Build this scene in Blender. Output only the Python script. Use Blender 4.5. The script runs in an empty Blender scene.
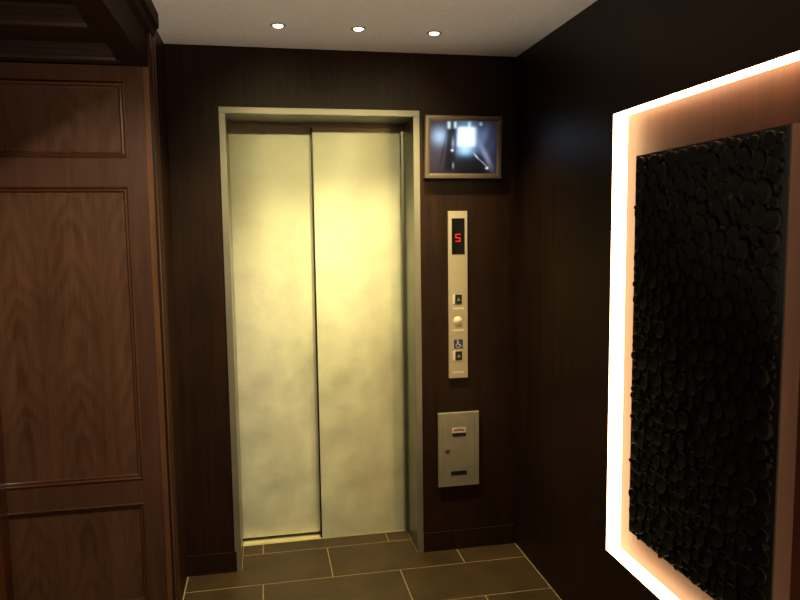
import bpy, bmesh, math, random
from mathutils import Vector, Matrix
random.seed(7)
S = bpy.context.scene
C = S.collection
R = math.radians

# ------------------------------------------------------------ materials
def mat(name):
    m = bpy.data.materials.new(name); m.use_nodes = True
    nt = m.node_tree; b = nt.nodes['Principled BSDF']
    return m, nt, b
def N(nt, kind, **kw):
    n = nt.nodes.new(kind)
    for k, v in kw.items(): setattr(n, k, v)
    return n
def simple(name, col, rough=.5, metal=0, emit=None, strength=0, bump=0, scale=60):
    m, nt, b = mat(name)
    b.inputs['Base Color'].default_value = (*col, 1)
    b.inputs['Roughness'].default_value = rough
    b.inputs['Metallic'].default_value = metal
    if emit:
        b.inputs['Emission Color'].default_value = (*emit, 1)
        b.inputs['Emission Strength'].default_value = strength
    tc = N(nt, 'ShaderNodeTexCoord'); nz = N(nt, 'ShaderNodeTexNoise')
    nz.inputs['Scale'].default_value = scale
    nt.links.new(tc.outputs['Object'], nz.inputs['Vector'])
    mx = N(nt, 'ShaderNodeMix', data_type='RGBA', blend_type='MULTIPLY')
    mx.inputs['Factor'].default_value = .25
    mx.inputs[6].default_value = (*col, 1)
    nt.links.new(nz.outputs['Fac'], mx.inputs[7]); nt.links.new(mx.outputs[2], b.inputs['Base Color'])
    if bump:
        bp = N(nt, 'ShaderNodeBump'); bp.inputs['Strength'].default_value = bump; bp.inputs['Distance'].default_value = .002
        nt.links.new(nz.outputs['Fac'], bp.inputs['Height']); nt.links.new(bp.outputs['Normal'], b.inputs['Normal'])
    return m
def wood(name, c_dark, c_light, rough=.35, figure=0.0, along='z', period=.2, coat=.0, spec=.5):
    """veneer: long grain along one axis, optional arched (cathedral) figure repeating sideways"""
    m, nt, b = mat(name); L = nt.links.new
    tc = N(nt, 'ShaderNodeTexCoord')
    mp = N(nt, 'ShaderNodeMapping')
    sc = {'z': (28, 28, 1.3), 'x': (1.3, 28, 28), 'y': (28, 1.3, 28)}[along]
    mp.inputs['Scale'].default_value = sc
    L(tc.outputs['Object'], mp.inputs['Vector'])
    n1 = N(nt, 'ShaderNodeTexNoise'); n1.inputs['Scale'].default_value = 1.0
    n1.inputs['Detail'].default_value = 7; n1.inputs['Roughness'].default_value = .65; n1.inputs['Distortion'].default_value = .4
    L(mp.outputs['Vector'], n1.inputs['Vector'])
    # pores
    mp2 = N(nt, 'ShaderNodeMapping'); mp2.inputs['Scale'].default_value = tuple(v * 7 for v in sc)
    L(tc.outputs['Object'], mp2.inputs['Vector'])
    n2 = N(nt, 'ShaderNodeTexNoise'); n2.inputs['Scale'].default_value = 1; n2.inputs['Detail'].default_value = 3
    L(mp2.outputs['Vector'], n2.inputs['Vector'])
    # broad patches
    n3 = N(nt, 'ShaderNodeTexNoise'); n3.inputs['Scale'].default_value = 3.2; n3.inputs['Detail'].default_value = 3
    L(tc.outputs['Object'], n3.inputs['Vector'])
    def math_(op, a, bb, cc=None):
        n = N(nt, 'ShaderNodeMath', operation=op)
        for i, v in enumerate((a, bb, cc)):
            if v is None: continue
            if isinstance(v, (int, float)): n.inputs[i].default_value = v
            else: L(v, n.inputs[i])
        return n.outputs[0]
    f = math_('MULTIPLY_ADD', n2.outputs['Fac'], .35, math_('MULTIPLY', n1.outputs['Fac'], .65))
    f = math_('MULTIPLY_ADD', math_('SUBTRACT', n3.outputs['Fac'], .5), .35, f)
    if figure:
        sx = N(nt, 'ShaderNodeSeparateXYZ'); L(tc.outputs['Object'], sx.inputs[0])
        p = math_('PINGPONG', math_('ADD', sx.outputs['X'], 5.03), period / 2)
        wb = math_('MULTIPLY', math_('SUBTRACT', n3.outputs['Fac'], .5), .55)
        a = math_('MULTIPLY_ADD', math_('POWER', p, 1.15), 3.6, sx.outputs['Z'])
        a = math_('ADD', a, wb)
        a = math_('ADD', a, math_('MULTIPLY', n1.outputs['Fac'], .10))
        s = math_('SINE', math_('MULTIPLY', a, 46), 0)
        # the arches are strongest in the heart of each leaf
        w = math_('SUBTRACT', 1.0, math_('MULTIPLY', p, 1.3 / (period / 2) * .6))
        f = math_('MULTIPLY_ADD', math_('MULTIPLY', s, w), -figure, f)
    cr = N(nt, 'ShaderNodeValToRGB')
    cr.color_ramp.elements[0].position = .32; cr.color_ramp.elements[0].color = (*c_dark, 1)
    cr.color_ramp.elements[1].position = .68; cr.color_ramp.elements[1].color = (*c_light, 1)
    L(f, cr.inputs['Fac']); L(cr.outputs['Color'], b.inputs['Base Color'])
    b.inputs['Roughness'].default_value = rough
    b.inputs['Specular IOR Level'].default_value = spec
    b.inputs['Coat Weight'].default_value = coat; b.inputs['Coat Roughness'].default_value = .25
    bp = N(nt, 'ShaderNodeBump'); bp.inputs['Strength'].default_value = .12; bp.inputs['Distance'].default_value = .001
    L(f, bp.inputs['Height']); L(bp.outputs['Normal'], b.inputs['Normal'])
    return m
def steel(name, col, rough, var=.1, metal=.9, stretch=(4, 4, 90), diffuse_stain=.25, aniso=0.0):
    m, nt, b = mat(name); L = nt.links.new
    tc = N(nt, 'ShaderNodeTexCoord'); mp = N(nt, 'ShaderNodeMapping'); mp.inputs['Scale'].default_value = stretch
    L(tc.outputs['Object'], mp.inputs['Vector'])
    n1 = N(nt, 'ShaderNodeTexNoise'); n1.inputs['Scale'].default_value = 3; n1.inputs['Detail'].default_value = 5
    L(mp.outputs['Vector'], n1.inputs['Vector'])
    n2 = N(nt, 'ShaderNodeTexNoise'); n2.inputs['Scale'].default_value = 5; n2.inputs['Detail'].default_value = 6; n2.inputs['Roughness'].default_value = .65
    L(tc.outputs['Object'], n2.inputs['Vector'])
    ma = N(nt, 'ShaderNodeMapRange'); ma.inputs['From Min'].default_value = .3; ma.inputs['From Max'].default_value = .7
    ma.inputs['To Min'].default_value = rough - var; ma.inputs['To Max'].default_value = rough + var
    L(n2.outputs['Fac'], ma.inputs['Value']); L(ma.outputs['Result'], b.inputs['Roughness'])
    cr = N(nt, 'ShaderNodeValToRGB')
    cr.color_ramp.elements[0].position = .3; cr.color_ramp.elements[0].color = (*[c * (1 - diffuse_stain) for c in col], 1)
    cr.color_ramp.elements[1].position = .65; cr.color_ramp.elements[1].color = (*col, 1)
    L(n2.outputs['Fac'], cr.inputs['Fac']); L(cr.outputs['Color'], b.inputs['Base Color'])
    b.inputs['Metallic'].default_value = metal
    b.inputs['Anisotropic'].default_value = aniso
    if aniso:
        cx = N(nt, 'ShaderNodeCombineXYZ'); cx.inputs[2].default_value = 1; L(cx.outputs[0], b.inputs['Tangent'])
    bp = N(nt, 'ShaderNodeBump'); bp.inputs['Strength'].default_value = .06; bp.inputs['Distance'].default_value = .0006
    L(n1.outputs['Fac'], bp.inputs['Height']); L(bp.outputs['Normal'], b.inputs['Normal'])
    return m
def emissive(name, col, strength):
    m, nt, b = mat(name)
    b.inputs['Base Color'].default_value = (.6, .6, .6, 1)
    b.inputs['Emission Color'].default_value = (*col, 1); b.inputs['Emission Strength'].default_value = strength
    return m

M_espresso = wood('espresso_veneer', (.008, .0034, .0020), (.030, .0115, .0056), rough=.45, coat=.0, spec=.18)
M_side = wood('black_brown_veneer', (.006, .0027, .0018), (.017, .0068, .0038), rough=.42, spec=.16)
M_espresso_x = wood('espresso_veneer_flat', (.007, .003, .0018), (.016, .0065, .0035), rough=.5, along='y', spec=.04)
M_walnut = wood('walnut_panel', (.075, .033, .017), (.158, .073, .036), rough=.36, figure=.085, coat=.25)
M_walnut_rail = wood('walnut_rail', (.065, .028, .016), (.13, .060, .033), rough=.36, along='z', coat=.2)
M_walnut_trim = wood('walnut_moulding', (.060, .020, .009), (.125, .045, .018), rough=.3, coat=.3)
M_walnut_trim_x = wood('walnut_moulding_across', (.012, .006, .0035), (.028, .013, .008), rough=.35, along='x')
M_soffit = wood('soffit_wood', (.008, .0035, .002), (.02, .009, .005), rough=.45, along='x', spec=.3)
M_niche = wood('niche_back_wood', (.040, .0105, .005), (.085, .0235, .0105), rough=.45)
M_box = wood('art_box_wood', (.040, .021, .018), (.058, .031, .027), rough=.5)
M_ceil = simple('ceiling_paint', (.74, .70, .66), .85, bump=.05)
M_cream = simple('cream_plaster', (.55, .47, .38), .8)
M_tile = None
M_grout = simple('pale_grout', (.27, .20, .11), .8)
M_door = steel('brushed_door_steel', (.60, .575, .44), .49, .05, metal=.94, diffuse_stain=.22, aniso=.82)
M_frame = steel('brushed_frame_steel', (.31, .285, .235), .42, .05, metal=.6, diffuse_stain=.15)
M_reveal = steel('reveal_steel', (.24, .235, .195), .36, .05, metal=.85, diffuse_stain=.15)
M_sill = steel('sill_aluminium', (.9, .82, .5), .38, .03, metal=.6)
M_plate = steel('call_plate_steel', (.60, .53, .40), .4, .04, metal=.5, diffuse_stain=.12)
M_boxmetal = steel('box_plate_steel', (.42, .39, .32), .42, .05, metal=.55, diffuse_stain=.2)
M_bezel = simple('bezel_metal', (.20, .15, .125), .38, metal=.6)
M_black = simple('black_plastic', (.008, .008, .009), .35)
M_glass = simple('display_glass', (.006, .006, .007), .12)
M_char = simple('charcoal_backing', (.005, .0048, .0045), .9)
M_white = simple('white_print', (.75, .72, .66), .6)
M_pale = simple('pale_engraving', (.95, .92, .75), .5)
M_blue = simple('blue_enamel', (.02, .04, .20), .4)
M_redp = simple('red_print', (.42, .07, .03), .6)
M_btn = simple('button_pearl', (.86, .82, .64), .35)
M_red = emissive('red_segments', (1, .025, .01), 1.0)
M_red.node_tree.nodes['Principled BSDF'].inputs['Base Color'].default_value = (.10, .004, .003, 1)
M_bulb = emissive('lamp_glow', (1, .82, .55), 30)
M_led = emissive('warm_led_diffuser', (1, .58, .27), 13)
M_ring = steel('lamp_ring', (.6, .55, .48), .35, metal=.8)

def tile_mat():
    m, nt, b = mat('brown_slate_tile'); L = nt.links.new
    tc = N(nt, 'ShaderNodeTexCoord')
    n = N(nt, 'ShaderNodeTexNoise'); n.inputs['Scale'].default_value = 55; n.inputs['Detail'].default_value = 8; n.inputs['Roughness'].default_value = .7
    n2 = N(nt, 'ShaderNodeTexNoise'); n2.inputs['Scale'].default_value = 5; n2.inputs['Detail'].default_value = 3
    L(tc.outputs['Object'], n.inputs['Vector']); L(tc.outputs['Object'], n2.inputs['Vector'])
    cr = N(nt, 'ShaderNodeValToRGB')
    cr.color_ramp.elements[0].position = .3; cr.color_ramp.elements[0].color = (.016, .0085, .0036, 1)
    cr.color_ramp.elements[1].position = .7; cr.color_ramp.elements[1].color = (.058, .031, .0135, 1)
    mx = N(nt, 'ShaderNodeMath', operation='MULTIPLY_ADD'); mx.inputs[1].default_value = .5
    h = N(nt, 'ShaderNodeMath', operation='MULTIPLY'); h.inputs[1].default_value = .5
    L(n2.outputs['Fac'], h.inputs[0]); L(n.outputs['Fac'], mx.inputs[0]); L(h.outputs[0], mx.inputs[2])
    L(mx.outputs[0], cr.inputs['Fac']); L(cr.outputs['Color'], b.inputs['Base Color'])
    b.inputs['Roughness'].default_value = .5; b.inputs['Specular IOR Level'].default_value = .28
    bp = N(nt, 'ShaderNodeBump'); bp.inputs['Strength'].default_value = .35; bp.inputs['Distance'].default_value = .0015
    L(n.outputs['Fac'], bp.inputs['Height']); L(bp.outputs['Normal'], b.inputs['Normal'])
    return m
M_tile = tile_mat()

def log_mat():
    m, nt, b = mat('charred_log_end'); L = nt.links.new
    tc = N(nt, 'ShaderNodeTexCoord')
    w = N(nt, 'ShaderNodeTexNoise'); w.inputs['Scale'].default_value = 60; w.inputs['Detail'].default_value = 6
    L(tc.outputs['Object'], w.inputs['Vector'])
    cr = N(nt, 'ShaderNodeValToRGB')
    cr.color_ramp.elements[0].position = .3; cr.color_ramp.elements[0].color = (.002, .0019, .0018, 1)
    cr.color_ramp.elements[1].position = .75; cr.color_ramp.elements[1].color = (.007, .0062, .0050, 1)
    L(w.outputs['Fac'], cr.inputs['Fac']); L(cr.outputs['Color'], b.inputs['Base Color'])
    b.inputs['Roughness'].default_value = .7; b.inputs['Specular IOR Level'].default_value = .12
    bp = N(nt, 'ShaderNodeBump'); bp.inputs['Strength'].default_value = .5; bp.inputs['Distance'].default_value = .002
    L(w.outputs['Fac'], bp.inputs['Height']); L(bp.outputs['Normal'], b.inputs['Normal'])
    return m
M_log = log_mat()

# ------------------------------------------------------------ mesh helpers
def box(bm, x0, x1, y0, y1, z0, z1, bev=0, mi=0):
    r = bmesh.ops.create_cube(bm, size=1)
    vs = r['verts']
    for v in vs:
        v.co = Vector(((x0 + x1) / 2 + v.co.x * (x1 - x0), (y0 + y1) / 2 + v.co.y * (y1 - y0), (z0 + z1) / 2 + v.co.z * (z1 - z0)))
    fs = {f for v in vs for f in v.link_faces}
    for f in fs: f.material_index = mi
    if bev:
        es = list({e for v in vs for e in v.link_edges})
        bmesh.ops.bevel(bm, geom=es, offset=bev, segments=2, affect='EDGES', profile=.6)
    return vs
def cyl(bm, c, r0, r1, h, axis='z', seg=32, bev=0):
    r = bmesh.ops.create_cone(bm, cap_ends=True, segments=seg, radius1=r0, radius2=r1, depth=h)
    rot = {'z': Matrix.Identity(4), 'y': Matrix.Rotation(R(90), 4, 'X'), 'x': Matrix.Rotation(R(90), 4, 'Y')}[axis]
    for v in r['verts']: v.co = rot @ v.co + Vector(c)
    if bev:
        es = list({e for v in r['verts'] for e in v.link_edges if len([f for f in e.link_faces if len(f.verts) > 4]) == 1})
        bmesh.ops.bevel(bm, geom=es, offset=bev, segments=2, affect='EDGES')
    return r['verts']
def poly(bm, pts, d, mi=0):
    """flat outline pts (list of 3D) extruded by vector d"""
    a = [bm.verts.new(p) for p in pts]; b = [bm.verts.new(Vector(p) + Vector(d)) for p in pts]
    fs = [bm.faces.new(a), bm.faces.new(b[::-1])]
    n = len(pts)
    for i in range(n): fs.append(bm.faces.new((a[i], b[i], b[(i + 1) % n], a[(i + 1) % n])))
    for f in fs: f.material_index = mi
def lathe(bm, prof, c, axis='z', seg=40):
    rings = []
    for (r, h) in prof:
        ring = []
        for k in range(seg):
            a = 2 * math.pi * k / seg
            if axis == 'z': p = (c[0] + r * math.cos(a), c[1] + r * math.sin(a), c[2] + h)
            elif axis == 'y': p = (c[0] + r * math.cos(a), c[1] + h, c[2] + r * math.sin(a))
            ring.append(bm.verts.new(p))
        rings.append(ring)
    for a, b in zip(rings, rings[1:]):
        for k in range(seg): bm.faces.new((a[k], a[(k + 1) % seg], b[(k + 1) % seg], b[k]))
    return rings
def sweep_frame(bm, x0, x1, z0, z1, y, prof):
    """mitred picture-frame moulding in an XZ rectangle; prof = [(inset, proud)] , proud towards -y"""
    cs = []
    for (i, p) in prof:
        cs.append([bm.verts.new(v) for v in ((x0 + i, y - p, z0 + i), (x1 - i, y - p, z0 + i), (x1 - i, y - p, z1 - i), (x0 + i, y - p, z1 - i))])
    for a, b in zip(cs, cs[1:]):
        for k in range(4): bm.faces.new((a[k], a[(k + 1) % 4], b[(k + 1) % 4], b[k]))
def link(name, bm, m, parent=None, base=(0, 0, 0), smooth=False):
    bmesh.ops.recalc_face_normals(bm, faces=bm.faces)
    off = Vector(parent.matrix_world.translation) if parent else Vector(base)
    if parent: off = Vector(ROOT[parent.name])
    bmesh.ops.translate(bm, verts=bm.verts, vec=-off)
    me = bpy.data.meshes.new(name); bm.to_mesh(me); bm.free()
    for x in (m if isinstance(m, (list, tuple)) else [m]): me.materials.append(x)
    o = bpy.data.objects.new(name, me); C.objects.link(o)
    if smooth:
        me.polygons.foreach_set('use_smooth', [True] * len(me.polygons))
        try: me.set_sharp_from_angle(angle=R(40))
        except Exception: pass
    if parent: o.parent = parent; ROOT[o.name] = off
    else: o.location = off; ROOT[o.name] = off
    return o
ROOT = {}
def thing(name, label, cat, loc, group=None):
    o = bpy.data.objects.new(name, None); o.empty_display_size = .1; C.objects.link(o)
    o.location = loc; ROOT[o.name] = Vector(loc)
    o['label'] = label; o['category'] = cat
    if group: o['group'] = group
    return o
def struct(name, bm, m, label, cat, base=(0, 0, 0)):
    o = link(name, bm, m, None, base); o['kind'] = 'structure'; o['label'] = label; o['category'] = cat
    return o
nb = bmesh.new

# ------------------------------------------------------------ dimensions (metres)
XL, XR = -.228, 1.388        # lobby width
ZC = 2.423                   # painted ceiling
YR = -5.6                    # rear of the lobby
XA = -1.75                   # far left of the side alcove
FW, FH = .907, 2.16          # elevator surround
YP = -.49                    # panelled wall facing the camera
ZA = 2.214                   # underside of beam over alcove opening
NY0, NY1, NZ0, NZ1, ND = -.955, -2.18, .405, 1.995, 1.443  # lit niche

# ------------------------------------------------------------ floor
bm = nb()
box(bm, XA, XR, YR, .262, -.03, -.0006, mi=1)
TW, TH, G = .638, .31, .0046
j0 = .155
row = -1
y = j0 + TH
k = 0
while y > YR:
    ya, yb = y - TH, y
    off = .12 if k % 2 == 0 else .12 + TW / 2
    x = off - 6 * TW
    while x < XR:
        a, b = max(x + G / 2, XA), min(x + TW - G / 2, XR - .005)
        if y > YP + .1:           # no slivers beside the return wall
            if b < XL + .08: x += TW; continue
            if a < XL + .08: a = XL - .02
        c, d = max(ya + G / 2, YR), min(yb - G / 2, .262)
        if a < b and c < d:
            segs = [(a, b, c, d)]
            if d > 0:  # only the elevator recess lies behind the wall line
                segs = []
                if c < -.005: segs.append((a, b, c, -.005))
                a2, b2 = max(a, .022), min(b, FW - .032)
                if a2 < b2: segs.append((a2, b2, max(c, -.005), d))
            for (p, q, r_, s_) in segs:
                if r_ < YP + .01 and False: pass
                # return corner: tiles stop at the return wall
                if s_ > YP + .02 and p < XL + .005:
                    p2 = XL + .005
                    if q > p2: box(bm, p2, q, max(r_, YP), s_, -.01, 0)
                    if r_ < YP: box(bm, p, q, r_, YP - .004, -.01, 0)
                else:
                    box(bm, p, q, r_, s_, -.01, 0)
        x += TW
    y -= TH; k += 1
struct('floor', bm, [M_tile, M_grout], 'brown rectangular floor tiles with thin pale grout lines in running bond', 'floor')

# ------------------------------------------------------------ walls
bm = nb()
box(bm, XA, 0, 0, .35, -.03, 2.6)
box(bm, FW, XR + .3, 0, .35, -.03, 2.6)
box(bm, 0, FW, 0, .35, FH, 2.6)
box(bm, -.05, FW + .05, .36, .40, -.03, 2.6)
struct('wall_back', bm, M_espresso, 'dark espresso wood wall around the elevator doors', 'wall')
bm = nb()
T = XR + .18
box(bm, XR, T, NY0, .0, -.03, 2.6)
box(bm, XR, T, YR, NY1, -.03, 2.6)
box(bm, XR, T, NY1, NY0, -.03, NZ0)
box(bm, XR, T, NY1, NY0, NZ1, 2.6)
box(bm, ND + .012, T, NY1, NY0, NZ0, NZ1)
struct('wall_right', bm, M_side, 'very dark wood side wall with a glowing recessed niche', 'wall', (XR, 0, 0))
bm = nb(); box(bm, XA - .1, XA, YR, 0, -.03, 2.6)
struct('wall_left', bm, M_walnut_rail, 'outer wood wall of the side alcove', 'wall')
bm = nb(); box(bm, XA - .1, XR + .2, YR - .1, YR, -.03, 2.6)
struct('wall_rear', bm, M_cream, 'cream plaster wall at the far end of the lobby behind the viewer', 'wall')
# return wall between alcove panelling and back wall
bm = nb(); box(bm, XL - .07, XL, YP + .05, 0, -.03, 2.6)
struct('wall_return', bm, M_espresso, 'narrow dark return wall at the left of the elevator wall', 'wall')
bm = nb(); box(bm, XL - .05, XR + .2, YR, .35, ZC, ZC + .1)
struct('ceiling', bm, M_ceil, 'plain off-white painted ceiling with small downlights', 'ceiling')
# baseboards
bm = nb()
box(bm, XL + .001, -.001, -.006, -.0002, .0, .098, .0015); box(bm, FW + .001, XR - .001, -.006, -.0002, .0, .098, .0015)
struct('baseboard_back', bm, M_espresso, 'low dark wood baseboard under the elevator wall', 'baseboard')

# ------------------------------------------------------------ alcove: beam, soffit, trims
bm = nb()
box(bm, XL - .085, XL, YR, YP + .05, ZA, ZC, .002)
struct('trim_1', bm, M_espresso_x, 'dark wood beam running above the side opening', 'beam')
bm = nb()   # crown fascia at top of beam, stops short of the elevator wall
poly(bm, [(XL, YR, ZC), (XL + .036, YR, ZC), (XL + .036, YR, ZC - .052), (XL + .022, YR, ZC - .062), (XL + .018, YR, ZC - .085), (XL, YR, ZC - .095)], (0, -.42 - YR, 0))
struct('trim_2', bm, M_espresso_x, 'dark crown moulding between beam and painted ceiling', 'moulding')
bm = nb()   # alcove ceiling board
box(bm, XA, XL - .085, YR, YP, ZA + .05, ZA + .09)
box(bm, XA, XL - .085, YP - .075, YP, ZA + .004, ZA + .05)
struct('ceiling_alcove', bm, M_soffit, 'dark stepped wood ceiling above the panelled alcove', 'ceiling')
n = 3
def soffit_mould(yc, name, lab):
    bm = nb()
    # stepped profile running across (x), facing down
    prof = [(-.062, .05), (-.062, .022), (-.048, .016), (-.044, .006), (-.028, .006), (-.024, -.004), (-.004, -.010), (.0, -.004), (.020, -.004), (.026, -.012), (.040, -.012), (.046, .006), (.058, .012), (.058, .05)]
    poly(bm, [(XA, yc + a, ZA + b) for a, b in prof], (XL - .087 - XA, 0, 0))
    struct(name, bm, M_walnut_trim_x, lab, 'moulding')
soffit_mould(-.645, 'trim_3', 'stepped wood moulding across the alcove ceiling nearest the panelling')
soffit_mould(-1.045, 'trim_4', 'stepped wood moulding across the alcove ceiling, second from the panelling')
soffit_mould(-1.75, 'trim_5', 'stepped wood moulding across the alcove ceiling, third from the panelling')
# vertical ribbed casing on the return wall
bm = nb()
pr = [(YP - .002, 0), (YP - .002, .010), (YP + .018, .013), (YP + .028, .006), (YP + .045, .005), (YP + .052, .013), (YP + .075, .015), (YP + .085, .006), (YP + .105, .006),
      (YP + .112, .012), (YP + .132, .012), (YP + .140, .004), (YP + .19, .004), (YP + .20, 0)]
poly(bm, [(XL + .0005 + b - (0.0), a, .0) for a, b in pr], (0, 0, ZC - .001))
struct('trim_6', bm, wood('dark_red_casing_wood', (.022, .007, .0035), (.05, .017, .008), rough=.32, coat=.15), 'ribbed reddish wood corner casing beside the panelling', 'casing')
# near-left post of the alcove
bm = nb()
SH = -.045
pts = [(-.95, -.60), (-.95, -.68), (-.80, -.68), (-.785, -.672), (-.775, -.66), (-.760, -.66), (-.752, -.652), (-.745, -.64), (-.745, -.60), (-.76, -.58), (-.76, YP), (-.95, YP)]
poly(bm, [(a + SH, b, 0) for a, b in pts], (0, 0, ZA + .01))
struct('trim_7', bm, wood('red_casing_wood', (.045, .010, .005), (.085, .022, .010), rough=.3, coat=.3), 'reddish moulded wood post at the far left edge', 'casing')

# panelling (faces the camera)
t = thing('wall_panelling', 'walnut wood wall panelling with three moulded panels left of the elevator', 'panelling', (-.5, YP, 0))
bm = nb()
xs0, xs1 = XA + .002, XL - .003
pxr = -.318
panels = [(1.883, 2.150), (.655, 1.775), (.15, .557)]
# board made of rails and stiles around real openings
px0 = -1.02
zs = [(0, .15), (.557, .655), (1.775, 1.883), (2.150, ZA - .001)]
for a, b in zs: box(bm, px0, pxr, YP, YP + .022, a, b)
box(bm, pxr, xs1, YP, YP + .022, 0, ZA - .001)
box(bm, xs0, px0, YP, YP + .022, 0, ZA - .001)
link('board', bm, M_walnut_rail, t)
bm = nb(); box(bm, XL - .020, XL + .001, YP - .004, YP - .0002, .0, ZA - .002, .0015)
o = link('edge_strip', bm, wood('lighter_edge_wood', (.13, .055, .022), (.22, .10, .042), rough=.3, coat=.3), t); o['label'] = 'lighter orange edge strip'
for a, b in panels:
    bm = nb(); box(bm, px0 - .005, pxr + .005, YP + .010, YP + .020, a - .005, b + .005)
    link('field_panel', bm, M_walnut, t)
    bm = nb(); sweep_frame(bm, px0 - .002, pxr + .002, a - .002, b + .002, YP, [(0, 0), (0, .004), (.004, .0065), (.008, .004), (.010, -.002), (.016, -.001), (.020, -.004), (.020, -.010)])
    link('panel_moulding', bm, M_walnut_trim, t)

# ------------------------------------------------------------ elevator
fx = .030; YD = .266; FX0 = -.009; fl = .020   # FX0: outer left edge, fl: inner left edge
t = thing('elevator_surround', 'brushed steel surround framing the elevator doorway', 'door frame', (FW / 2, 0, 0))
for s in (0, 1):
    bm = nb()
    a, b = (FX0, fl) if s == 0 else (FW - fx, FW)
    box(bm, a, b, -.004, .004, 0, FH - fx + .001, .0012)
    link('jamb', bm, M_frame, t)
    bm = nb()
    if s == 0: box(bm, .0, fl, .004, .262, 0, FH - fx)
    else:
        box(bm, FW - fx, FW, .004, .262, 0, FH - fx)
        box(bm, FW - fx - .014, FW - fx, YD - .035, YD - .004, 0, FH - fx, .001)
    link('side_reveal', bm, M_reveal, t)
bm = nb(); box(bm, FX0, FW, -.004, .004, FH - fx + .0015, FH, .0012); link('head', bm, M_frame, t)
bm = nb(); box(bm, 0, FW, .004, .262, FH - fx, FH)
link('top_reveal', bm, M_reveal, t)
bm = nb(); box(bm, fl, FW - fx - .014, YD - .03, YD - .004, FH - fx - .016, FH - fx, .001); link('header_lip', bm, M_frame, t)

t = thing('elevator_door', 'right brushed steel sliding door panel, the one standing in front', 'elevator door', (.645, YD, .003))
XS = .4235
bm = nb(); box(bm, XS, FW - .003, YD, YD + .028, .003, FH - fx - .004, .0012); link('door_leaf', bm, M_door, t)
bm = nb(); box(bm, XS - .007, XS - .0003, YD + .004, YD + .030, .004, FH - fx - .006, .001); o = link('seam_shade_strip', bm, M_black, t); o['label'] = 'black strip standing in for the shadow at the door seam'  # black strip draws the shadow line along the seam between the leaves
t = thing('elevator_door', 'left brushed steel sliding door panel, set behind its neighbour', 'elevator door', (.24, YD + .044, .003))
bm = nb(); box(bm, .003, XS + .06, YD + .048, YD + .074, .018, FH - fx - .004, .0012); link('door_leaf', bm, M_door, t)
bm = nb()
box(bm, fl, FW - fx, .263, .345, -.012, .001)
for yy in (.300,): box(bm, fl, XS, yy, yy + .004, .001, .004)
box(bm, fl, XS - .01, .266, .290, .001, .005, .001)
o = link('door_sill', bm, M_sill, None, (FW / 2, .3, 0)); o['label'] = 'shiny brass-coloured sill strip at the foot of the left elevator door'; o['category'] = 'sill'

# ------------------------------------------------------------ downlights
def downlight(x, y, label, group='recessed ceiling downlights', power=130, r=.019, aim=None, size=105, col=(1, .85, .38)):
    t = thing('downlight', label, 'ceiling light', (x, y, ZC), group)
    bm = nb(); lathe(bm, [(r + .012, -.0003), (r + .012, -.003), (r + .004, -.005), (r, -.002), (r - .001, -.0003)], (x, y, ZC)); link('ring', bm, M_ring, t, smooth=True)
    bm = nb()
    rg = lathe(bm, [(r - .0005, -.001), (r * .85, -.006), (r * .4, -.009), (.0008, -.010)], (x, y, ZC))
    bm.faces.new(rg[-1]); link('bulb', bm, M_bulb, t, smooth=True)
    l = bpy.data.lights.new('downlight_beam', 'SPOT'); l.energy = power; l.color = col
    l.spot_size = R(size); l.spot_blend = 1; l.shadow_soft_size = .02
    lo = bpy.data.objects.new('downlight_beam', l); C.objects.link(lo); lo.location = (0, 0, -.034); lo.parent = t
    if aim: lo.rotation_euler = (Vector(aim) - Vector((x, y, ZC))).to_track_quat('-Z', 'Y').to_euler()
    return t
downlight(.254, -.347, 'small round glowing ceiling downlight, leftmost of the row of three', power=70)
downlight(.577, -.350, 'small round glowing ceiling downlight, middle of the row of three', power=95)
downlight(.899, -.335, 'small round glowing ceiling downlight, rightmost of the row of three', power=80)

# unseen lobby lamps: aimed downlights inferred from lit panel and doors, others added fill
downlight(.03, -1.65, 'small round ceiling downlight before the side alcove opening, outside the photo', 'further ceiling downlights of the lobby', 72, aim=(-.55, -.49, 1.0), size=75, col=(1, .84, .62))
downlight(.03, -3.1, 'small round fill downlight added above the viewer, outside the photo', 'further ceiling downlights of the lobby', 40, size=80, col=(1, .84, .62))  # unseen, added to raise the lobby brightness
downlight(.30, -1.75, 'small round ceiling downlight facing the left elevator door, outside the photo', 'further ceiling downlights of the lobby', 38, aim=(.28, .27, 1.72), size=40, col=(1, .88, .42))
downlight(.86, -1.75, 'small round ceiling downlight facing the right elevator door, outside the photo', 'further ceiling downlights of the lobby', 46, aim=(.70, .27, 1.72), size=40, col=(1, .88, .42))
t = thing('fill_uplight', 'squat black uplight can added on the lobby floor to brighten the ceiling, outside the photo', 'fill lamp', (.22, -2.05, 0))  # unseen uplight, added to brighten the painted ceiling
bm = nb(); cyl(bm, (.22, -2.05, .09), .07, .08, .18, seg=32, bev=.004); link('lamp_can', bm, M_black, t, smooth=True)
bm = nb(); cyl(bm, (.22, -2.05, .182), .066, .066, .004, seg=32); link('lens', bm, M_bulb, t)
l = bpy.data.lights.new('fill_uplight_beam', 'SPOT'); l.energy = 100; l.color = (1, .86, .68); l.spot_size = R(98); l.spot_blend = .35; l.shadow_soft_size = .05
lo = bpy.data.objects.new('fill_uplight_beam', l); C.objects.link(lo); lo.location = (0, 0, .2); lo.rotation_euler = (R(180), 0, 0); lo.parent = t

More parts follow.
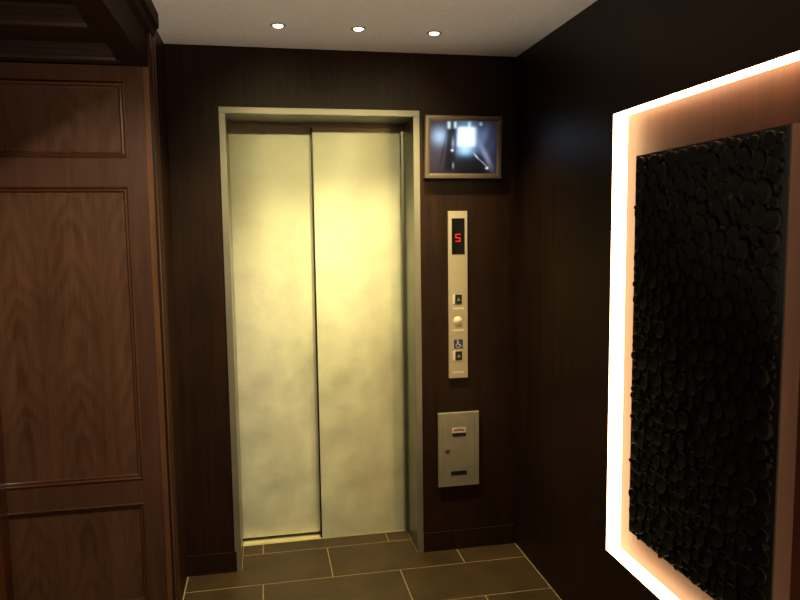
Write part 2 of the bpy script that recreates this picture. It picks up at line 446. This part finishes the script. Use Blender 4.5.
def fill_lamp(x, y, z, label, e, col, sx=.5, sy=.5):  # flush lamps out of view, added as fill light
    t = thing('fill_ceiling_lamp', label, 'ceiling light', (x, y, z), 'unseen flush fill lamps added in the lobby behind the viewer')
    bm = nb(); box(bm, x - sx / 2 - .02, x + sx / 2 + .02, y - sy / 2 - .02, y + sy / 2 + .02, z - .03, z, .004); link('lamp_body', bm, M_ring, t)
    bm = nb(); box(bm, x - sx / 2, x + sx / 2, y - sy / 2, y + sy / 2, z - .036, z - .03, .001); link('diffuser', bm, emissive('fill_lamp_diffuser', col, e), t)
fill_lamp(.6, -4.6, ZC, 'square flush fill lamp added over the rear of the lobby', 8, (1, .80, .56), .7, .7)
fill_lamp(-1.1, -3.2, ZA + .05, 'square flush fill lamp added in the alcove ceiling', 3, (1, .80, .56), .4, .4)

# ------------------------------------------------------------ monitor
t = thing('monitor', 'small flat wall monitor showing elevator camera footage beside the door frame', 'monitor', (1.118, 0, 1.99))
t.rotation_euler = (R(4), 0, R(0))
MX0, MX1, MZ0, MZ1 = .922, 1.297, 1.846, 2.136
yo, yb = -.052, -.018
bm = nb()
bz = .024
box(bm, MX0, MX1, yo + .004, yb, MZ0, MZ1, .003)
link('casing', bm, M_bezel, t)
bm = nb()
box(bm, MX0 + .05, MX1 - .05, yb, -.004, MZ0 + .06, MZ1 - .06, .002); link('wall_bracket', bm, M_black, t)
bm = nb()
sweep_frame(bm, MX0, MX1, MZ0, MZ1, yo + .004, [(0, 0), (.002, .004), (bz * .6, .0042), (bz, .0015), (bz, -.001)])
link('bezel', bm, M_bezel, t, smooth=False)
# screen: the camera picture as colours on a fine grid
def gl(u, v, cu, cv, su, sv): return math.exp(-(((u - cu) / su) ** 2 + ((v - cv) / sv) ** 2))
def box_s(u, v, a, b, c, d, e=.015):
    s = lambda t: 1 / (1 + math.exp(-max(-40, min(40, t / e))))
    return s(u - a) * s(b - u) * s(v - c) * s(d - v)
def pic(u, v):     # u right, v down
    c = Vector((.013, .010, .015))
    c += Vector((.035, .02, .022)) * max(0, 1 - u * 2.2)
    c += Vector((.35, .55, .75)) * gl(u, v, .14, .30, .11, .15)
    c += Vector((.035, .03, .04)) * gl(u, v, .10, .55, .18, .3)
    c += Vector((.25, .45, .75)) * gl(u, v, .52, .36, .17, .30)
    c += Vector((.75, .9, 1.0)) * box_s(u, v, .40, .67, .12, .48) * (1.0)
    c += Vector((.3, .5, .7)) * gl(u, v, .52, .56, .10, .10)
    c += Vector((.07, .10, .20)) * gl(u, v, .82, .36, .09, .22) * (.6 + .4 * math.sin(23 * u + 9 * v))
    c += Vector((.20, .22, .34)) * gl(u - (v - .6) * .35, v, .81, .66, .045, .20)
    c += Vector((.012, .016, .035)) * box_s(u, v, .72, .98, .1, .95, .05)
    # dark door edge column and dark floor
    dk = box_s(u, v, .26 - .05 * v, .40 - .03 * v, -.1, .95, .012)
    c = c * (1 - .88 * dk)
    c = c * (1 - .85 * box_s(u, v, .36, .76 + .1 * v, .66, 1.1, .03))
    c += Vector((.7, .9, 1)) * box_s(u, v, .26, .295, .02, .15, .008)
    c += Vector((.7, .9, 1)) * box_s(u, v, .355, .385, .02, .14, .008)
    c += Vector((.5, .6, .7)) * box_s(u, v, .565, .595, .02, .12, .008)
    c += Vector((.5, .6, .7)) * box_s(u, v, .74, .76, .03, .08, .008)
    c += Vector((.9, .9, .9)) * gl(u, v, .33, .56, .018, .022)
    c += Vector((.25, .3, .4)) * gl(u, v, .34, .43, .02, .10)
    c += Vector((.6, .65, .7)) * gl(u - (v - .67) * .6, v, .69, .67, .012, .05)
    c += Vector((.25, .3, .35)) * gl(u - (v - .8) * .8, v, .80, .80, .012, .08)
    c += Vector((1, .9, .8)) * gl(u, v, .855, .895, .018, .02)
    c += Vector((.3, .33, .4)) * gl(u, v, .345, .85, .012, .05)
    # thin slanting line left of the door edge
    c = c * (1 - .7 * gl(u + (v - .5) * .14, v, .20, .6, .012, .3))
    return c
bm = nb(); GX, GZ = 110, 86
sx0, sx1, sz0, sz1 = MX0 + bz, MX1 - bz, MZ0 + bz, MZ1 - bz
lay = bm.verts.layers.float_color.new('picture')
grid = []
for j in range(GZ + 1):
    rw = []
    for i in range(GX + 1):
        u, v = i / GX, j / GZ
        vt = bm.verts.new((sx0 + (sx1 - sx0) * u, yo + .0035, sz1 - (sz1 - sz0) * v))
        c = pic(u, v); vt[lay] = (c[0], c[1], c[2], 1); rw.append(vt)
    grid.append(rw)
for j in range(GZ):
    for i in range(GX): bm.faces.new((grid[j][i], grid[j + 1][i], grid[j + 1][i + 1], grid[j][i + 1]))
ms, nt, b = mat('monitor_screen')
at = N(nt, 'ShaderNodeAttribute', attribute_name='picture')
nt.links.new(at.outputs['Color'], b.inputs['Emission Color']); b.inputs['Emission Strength'].default_value = 1.15
b.inputs['Base Color'].default_value = (.004, .004, .005, 1); b.inputs['Roughness'].default_value = .3; b.inputs['Specular IOR Level'].default_value = .15
link('screen', bm, ms, t)

# ------------------------------------------------------------ call panel
t = thing('elevator_call_panel', 'tall narrow steel elevator call panel with red floor number', 'call panel', (1.09, 0, .875))
PX0, PX1, PZ0, PZ1 = 1.042, 1.137, .877, 1.691
yf = -.012
bm = nb(); box(bm, PX0, PX1, yf, -.0003, PZ0, PZ1, .0015); link('face_plate', bm, M_plate, t)
def pz(py): return PZ1 - (py - 211) / 166.5 * (PZ1 - PZ0)
def px(q): return PX0 + (q - 448) / 19.1 * (PX1 - PX0)
bm = nb(); box(bm, px(451.3), px(464.3), yf - .0016, yf + .001, pz(253.5), pz(218), .0008); disp = link('floor_display', bm, M_glass, t); disp['label'] = 'black floor indicator window'
bm = nb()
cx, cz, w, h, s = px(457.4), pz(237.2), .0125, .019, .0048
def seg(x0, x1, z0, z1): box(bm, cx + x0, cx + x1, yf - .0024, yf - .0014, cz + z0, cz + z1)
seg(-w, w, h - s, h); seg(-w, -w + s, 0, h); seg(-w, w, -s / 2, s / 2); seg(w - s, w, -h, 0); seg(-w, w, -h, -h + s)
o = link('floor_number', bm, M_red, disp); o['label'] = 'glowing red number 5'
def arrow_btn(z0, z1, up, lab):
    bm = nb(); box(bm, px(451.9), px(454.0), yf - .0018, yf + .001, pz(z1 - .3), pz(z0 + .3), .0005)
    box(bm, px(454.2), px(461.3), yf - .0022, yf + .001, pz(z1), pz(z0), .0008, mi=1)
    b_ = link('call_button', bm, [M_btn, M_black], t); b_['label'] = lab
    bm = nb(); cx, cz = px(457.8), (pz(z0) + pz(z1)) / 2; k = 1 if up else -1
    poly(bm, [(cx - .009, yf - .0030, cz - .008 * k), (cx + .009, yf - .0030, cz - .008 * k), (cx, yf - .0030, cz + .009 * k)], (0, .001, 0))
    link('arrow', bm, simple('arrow_print', (.28, .28, .30), .5), b_)
arrow_btn(293, 302.8, True, 'upper black call button'); arrow_btn(350, 359.6, True, 'lower black call button')
bm = nb()
rg = lathe(bm, [(.023, .002), (.0225, -.002), (.0205, -.0035), (.0200, -.0015), (.0185, -.003), (.012, -.0055), (.006, -.0065), (.0008, -.0068)], (px(457.3), yf, pz(319.8)), axis='y')
bm.faces.new(rg[-1]); o = link('round_button', bm, M_btn, t, smooth=True); o['label'] = 'round pearly button'
for (zc_, a, b_) in ((307.2, 451.8, 463.8), (329.0, 451.8, 463.8), (371.6, 451.6, 463.6)):
    bm = nb(); x = px(a); i = 0
    while x < px(b_) - .003:
        w_ = .0035 if i % 3 else .0048
        box(bm, x, x + w_, yf - .0006, yf + .0005, pz(zc_ + .8), pz(zc_ - .8)); x += w_ + .0009; i += 1
    link('caption', bm, M_pale, t)
bm = nb(); ix0, ix1, iz0, iz1 = px(453.0), px(462.0), pz(347.3), pz(338.3)
box(bm, ix0, ix1, yf - .0012, yf + .001, iz0, iz1, .0005); sg = link('accessibility_sign', bm, M_blue, t); sg['label'] = 'blue wheelchair sign'
bm = nb(); ic, iz = (ix0 + ix1) / 2, (iz0 + iz1) / 2; yy = yf - .0018
def stroke(p, q, w_):
    p, q = Vector(p), Vector(q); d = (q - p).normalized(); nrm = Vector((-d.y, d.x)) * w_ / 2
    ps = [p + nrm, q + nrm, q - nrm, p - nrm]
    poly(bm, [(ic + a.x, yy, iz + a.y) for a in ps], (0, .0006, 0))
cyl(bm, (ic - .004, yy + .0003, iz + .0155), .0034, .0034, .0006, 'y', 16)
stroke((-.004, .012), (-.003, -.002), .0036); stroke((-.0035, .006), (.006, .006), .0026); stroke((-.003, -.002), (.008, -.003), .0036); stroke((.008, -.002), (.013, -.013), .0034)
for q in range(9):
    a0, a1 = R(120 + q * 25), R(120 + (q + 1) * 25)
    stroke((-.002 + .0105 * math.cos(a0), -.007 + .0105 * math.sin(a0)), (-.002 + .0105 * math.cos(a1), -.007 + .0105 * math.sin(a1)), .0026)
link('wheelchair_symbol', bm, M_white, sg)

# ------------------------------------------------------------ steel wall box
t = thing('wall_access_box', 'square-cornered steel wall box with keyhole and labels, below the call panel', 'wall box', (1.09, 0, .33))
BX0, BX1, BZ0, BZ1 = .985, 1.193, .331, .704
bm = nb()
sweep_frame(bm, BX0, BX1, BZ0, BZ1, 0, [(0, .0003), (0, .012), (.001, .0135), (.0215, .0135), (.0220, .0115), (.0225, .004)])
link('box_frame', bm, M_boxmetal, t)
bm = nb(); box(bm, BX0 + .0228, BX1 - .0228, -.0135, -.001, BZ0 + .0228, BZ1 - .0228, .0008); dr = link('box_door', bm, M_boxmetal, t)
def bx(q): return BX0 + (q - 438) / 41. * (BX1 - BX0)
def bzz(q): return BZ1 - (q - 412) / 73.3 * (BZ1 - BZ0)
bm = nb(); box(bm, bx(451.6), bx(465.6), -.0148, -.0133, bzz(432), bzz(427)); o = link('warning_label', bm, M_white, dr); o['label'] = 'white label with red lettering'
bm2 = nb()
for i in range(7):
    xx = bx(453.2) + i * (bx(464) - bx(453.2)) / 7; zz = bzz(429.6) + .004 * math.sin(math.pi * (i + .5) / 7)
    box(bm2, xx, xx + .0066, -.0154, -.0146, zz - .005, zz + .004)
link('red_lettering', bm2, M_redp, dr)
bm = nb(); box(bm, bx(452), bx(465.4), -.0146, -.0133, bzz(435.8), bzz(432.2)); link('black_slot', bm, M_black, dr)
bm = nb(); box(bm, bx(450.2), bx(466.4), -.0146, -.0133, bzz(474.5), bzz(470.2)); link('lower_label', bm, M_black, dr)
bm = nb(); lathe(bm, [(.011, .002), (.011, -.003), (.007, -.0045), (.003, -.004)], (bx(447.3), -.0135, bzz(449.5)), axis='y', seg=24)
link('lock', bm, M_bezel, dr, smooth=True)
bm = nb(); box(bm, bx(447.3) - .0015, bx(447.3) + .0015, -.0180, -.016, bzz(449.5) - .006, bzz(449.5) + .006); box(bm, bx(444.8) - .002, bx(444.8) + .002, -.0150, -.0132, bzz(450) - .002, bzz(450) + .002)
link('keyhole', bm, M_black, dr)

# ------------------------------------------------------------ lit niche
t = thing('light_niche', 'recessed rectangular niche edged with glowing warm light strips in the right wall', 'lit niche', (ND, (NY0 + NY1) / 2, NZ0))
e = .004
bm = nb(); box(bm, ND, ND + .010, NY1, NY0, NZ0, NZ1); link('back_panel', bm, M_niche, t)
bm = nb(); box(bm, XR + .0005, ND, NY0 - e, NY0, NZ0, NZ1); link('light_strip', bm, M_led, t)
bm = nb(); box(bm, XR + .0005, ND, NY1, NY1 + e, NZ0, NZ1); link('light_strip', bm, M_led, t)
bm = nb(); box(bm, XR + .0005, ND, NY1 + e, NY0 - e, NZ1 - e, NZ1); link('light_strip', bm, M_led, t)
bm = nb(); box(bm, XR + .0005, ND, NY1 + e, NY0 - e, NZ0, NZ0 + e); link('light_strip', bm, M_led, t)

# ------------------------------------------------------------ wall art of charred log ends
AY0, AY1, AZ0, AZ1 = -1.110, -1.800, .545, 1.835
AF = 1.394
t = thing('log_end_wall_art', 'black wall artwork of packed round charred log ends inside the glowing niche', 'wall art', (ND, (AY0 + AY1) / 2, AZ0))
bm = nb(); box(bm, AF + .001, ND - .0005, AY1, AY0, AZ0, AZ1, .001); o = link('mounting_box', bm, M_box, t); o['label'] = 'pinkish brown wood box sides'
bm = nb(); box(bm, AF - .004, AF + .001, AY1 + .001, AY0 - .001, AZ0 + .001, AZ1 - .001); o = link('backing', bm, M_char, t)
circ = []
cell = {}
def ok(y, z, r):
    ci, cj = int(y / .07 - 100), int(z / .07)
    for i in (-1, 0, 1):
        for j in (-1, 0, 1):
            for (a, b, c) in cell.get((ci + i, cj + j), ()):
                if (a - y) ** 2 + (b - z) ** 2 < ((c + r) * .97) ** 2: return False
    return True
for rad, tries in ((.028, 120), (.0255, 900), (.023, 3500), (.020, 7000), (.0172, 9000), (.0142, 12000), (.011, 14000), (.008, 12000)):
    for _ in range(tries):
        r = rad * random.uniform(.92, 1.08)
        y_ = random.uniform(AY1 + .012 + r, AY0 - .010 - r); z_ = random.uniform(AZ0 + .002 + r, AZ1 - .004 - r)
        if ok(y_, z_, r):
            circ.append((y_, z_, r)); cell.setdefault((int(y_ / .07 - 100), int(z_ / .07)), []).append((y_, z_, r))
print('logs', len(circ))
def log_bm(bm, y_, z_, r, h, rnd, seg=18):
    """irregular round log end facing -x: bark side, chamfered rim, slightly dished face"""
    ph = [rnd.uniform(0, 6.28) for _ in range(3)]; am = [rnd.uniform(.01, .05), rnd.uniform(.01, .035), rnd.uniform(.005, .02)]
    ty, tz = rnd.uniform(-.10, .10), rnd.uniform(-.10, .10)
    rings = []
    for (q, d) in ((1, 0), (1.0, h - .004), (.965, h - .0012), (.90, h), (.84, h - .0016), (.4, h - .003)):
        ring = []
        for k in range(seg):
            a = 2 * math.pi * k / seg
            rr = r * q * (1 + am[0] * math.sin(2 * a + ph[0]) + am[1] * math.sin(3 * a + ph[1]) + am[2] * math.sin(7 * a + ph[2]))
            dy, dz = rr * math.cos(a), rr * math.sin(a)
            dd = d + ((dy * ty + dz * tz) if d > 0 else 0)
            ring.append(bm.verts.new((AF - .004 - dd, y_ + dy, z_ + dz)))
        rings.append(ring)
    for a, b in zip(rings, rings[1:]):
        for k in range(seg): bm.faces.new((a[k], a[(k + 1) % seg], b[(k + 1) % seg], b[k]))
    c = bm.verts.new((AF - .004 - h + .004, y_, z_))
    for k in range(seg): bm.faces.new((rings[-1][k], rings[-1][(k + 1) % seg], c))
cam = Vector((.1703, -3.2446, 1.5926))
def seen(c):      # rough size in view, nearer and larger first
    d = (Vector((AF, c[0], c[1])) - cam).length
    return c[2] / d / d * (1 if c[1] > .60 else .8)
circ.sort(key=seen, reverse=True)
rnd = random.Random(3)
bms = nb()
for i, (y_, z_, r) in enumerate(circ):
    h = rnd.uniform(.005, .012) if rnd.random() < .9 else rnd.uniform(.012, .018)
    if i < 100:
        bm = nb(); log_bm(bm, y_, z_, r, h, rnd, 24); link('log_end', bm, M_log, t, smooth=True)
    else: log_bm(bms, y_, z_, r, h, rnd)
o = link('log_ends', bms, M_log, t, smooth=True); o['kind'] = 'stuff'

# ------------------------------------------------------------ world, camera
w = bpy.data.worlds.new('World'); S.world = w; w.use_nodes = True
w.node_tree.nodes['Background'].inputs[0].default_value = (.5, .45, .4, 1); w.node_tree.nodes['Background'].inputs[1].default_value = .02
cd = bpy.data.cameras.new('camera'); co = bpy.data.objects.new('camera', cd); C.objects.link(co)
yaw, pit, roll = R(11.044), R(-5.578), R(-.7427)
F = Vector((math.sin(yaw) * math.cos(pit), math.cos(yaw) * math.cos(pit), math.sin(pit)))
Rt = Vector((math.cos(yaw), -math.sin(yaw), 0)); U = Rt.cross(F)
R2 = Rt * math.cos(roll) + U * math.sin(roll); U2 = -Rt * math.sin(roll) + U * math.cos(roll)
mw = Matrix((R2, U2, -F)).transposed().to_4x4(); mw.translation = cam
co.matrix_world = mw
cd.sensor_width = 36; cd.lens = 692.5 / 800 * 36; cd.clip_start = .02
S.camera = co
S.view_settings.view_transform = 'Standard'; S.view_settings.look = 'None'; S.view_settings.gamma = 1; S.view_settings.exposure = 0
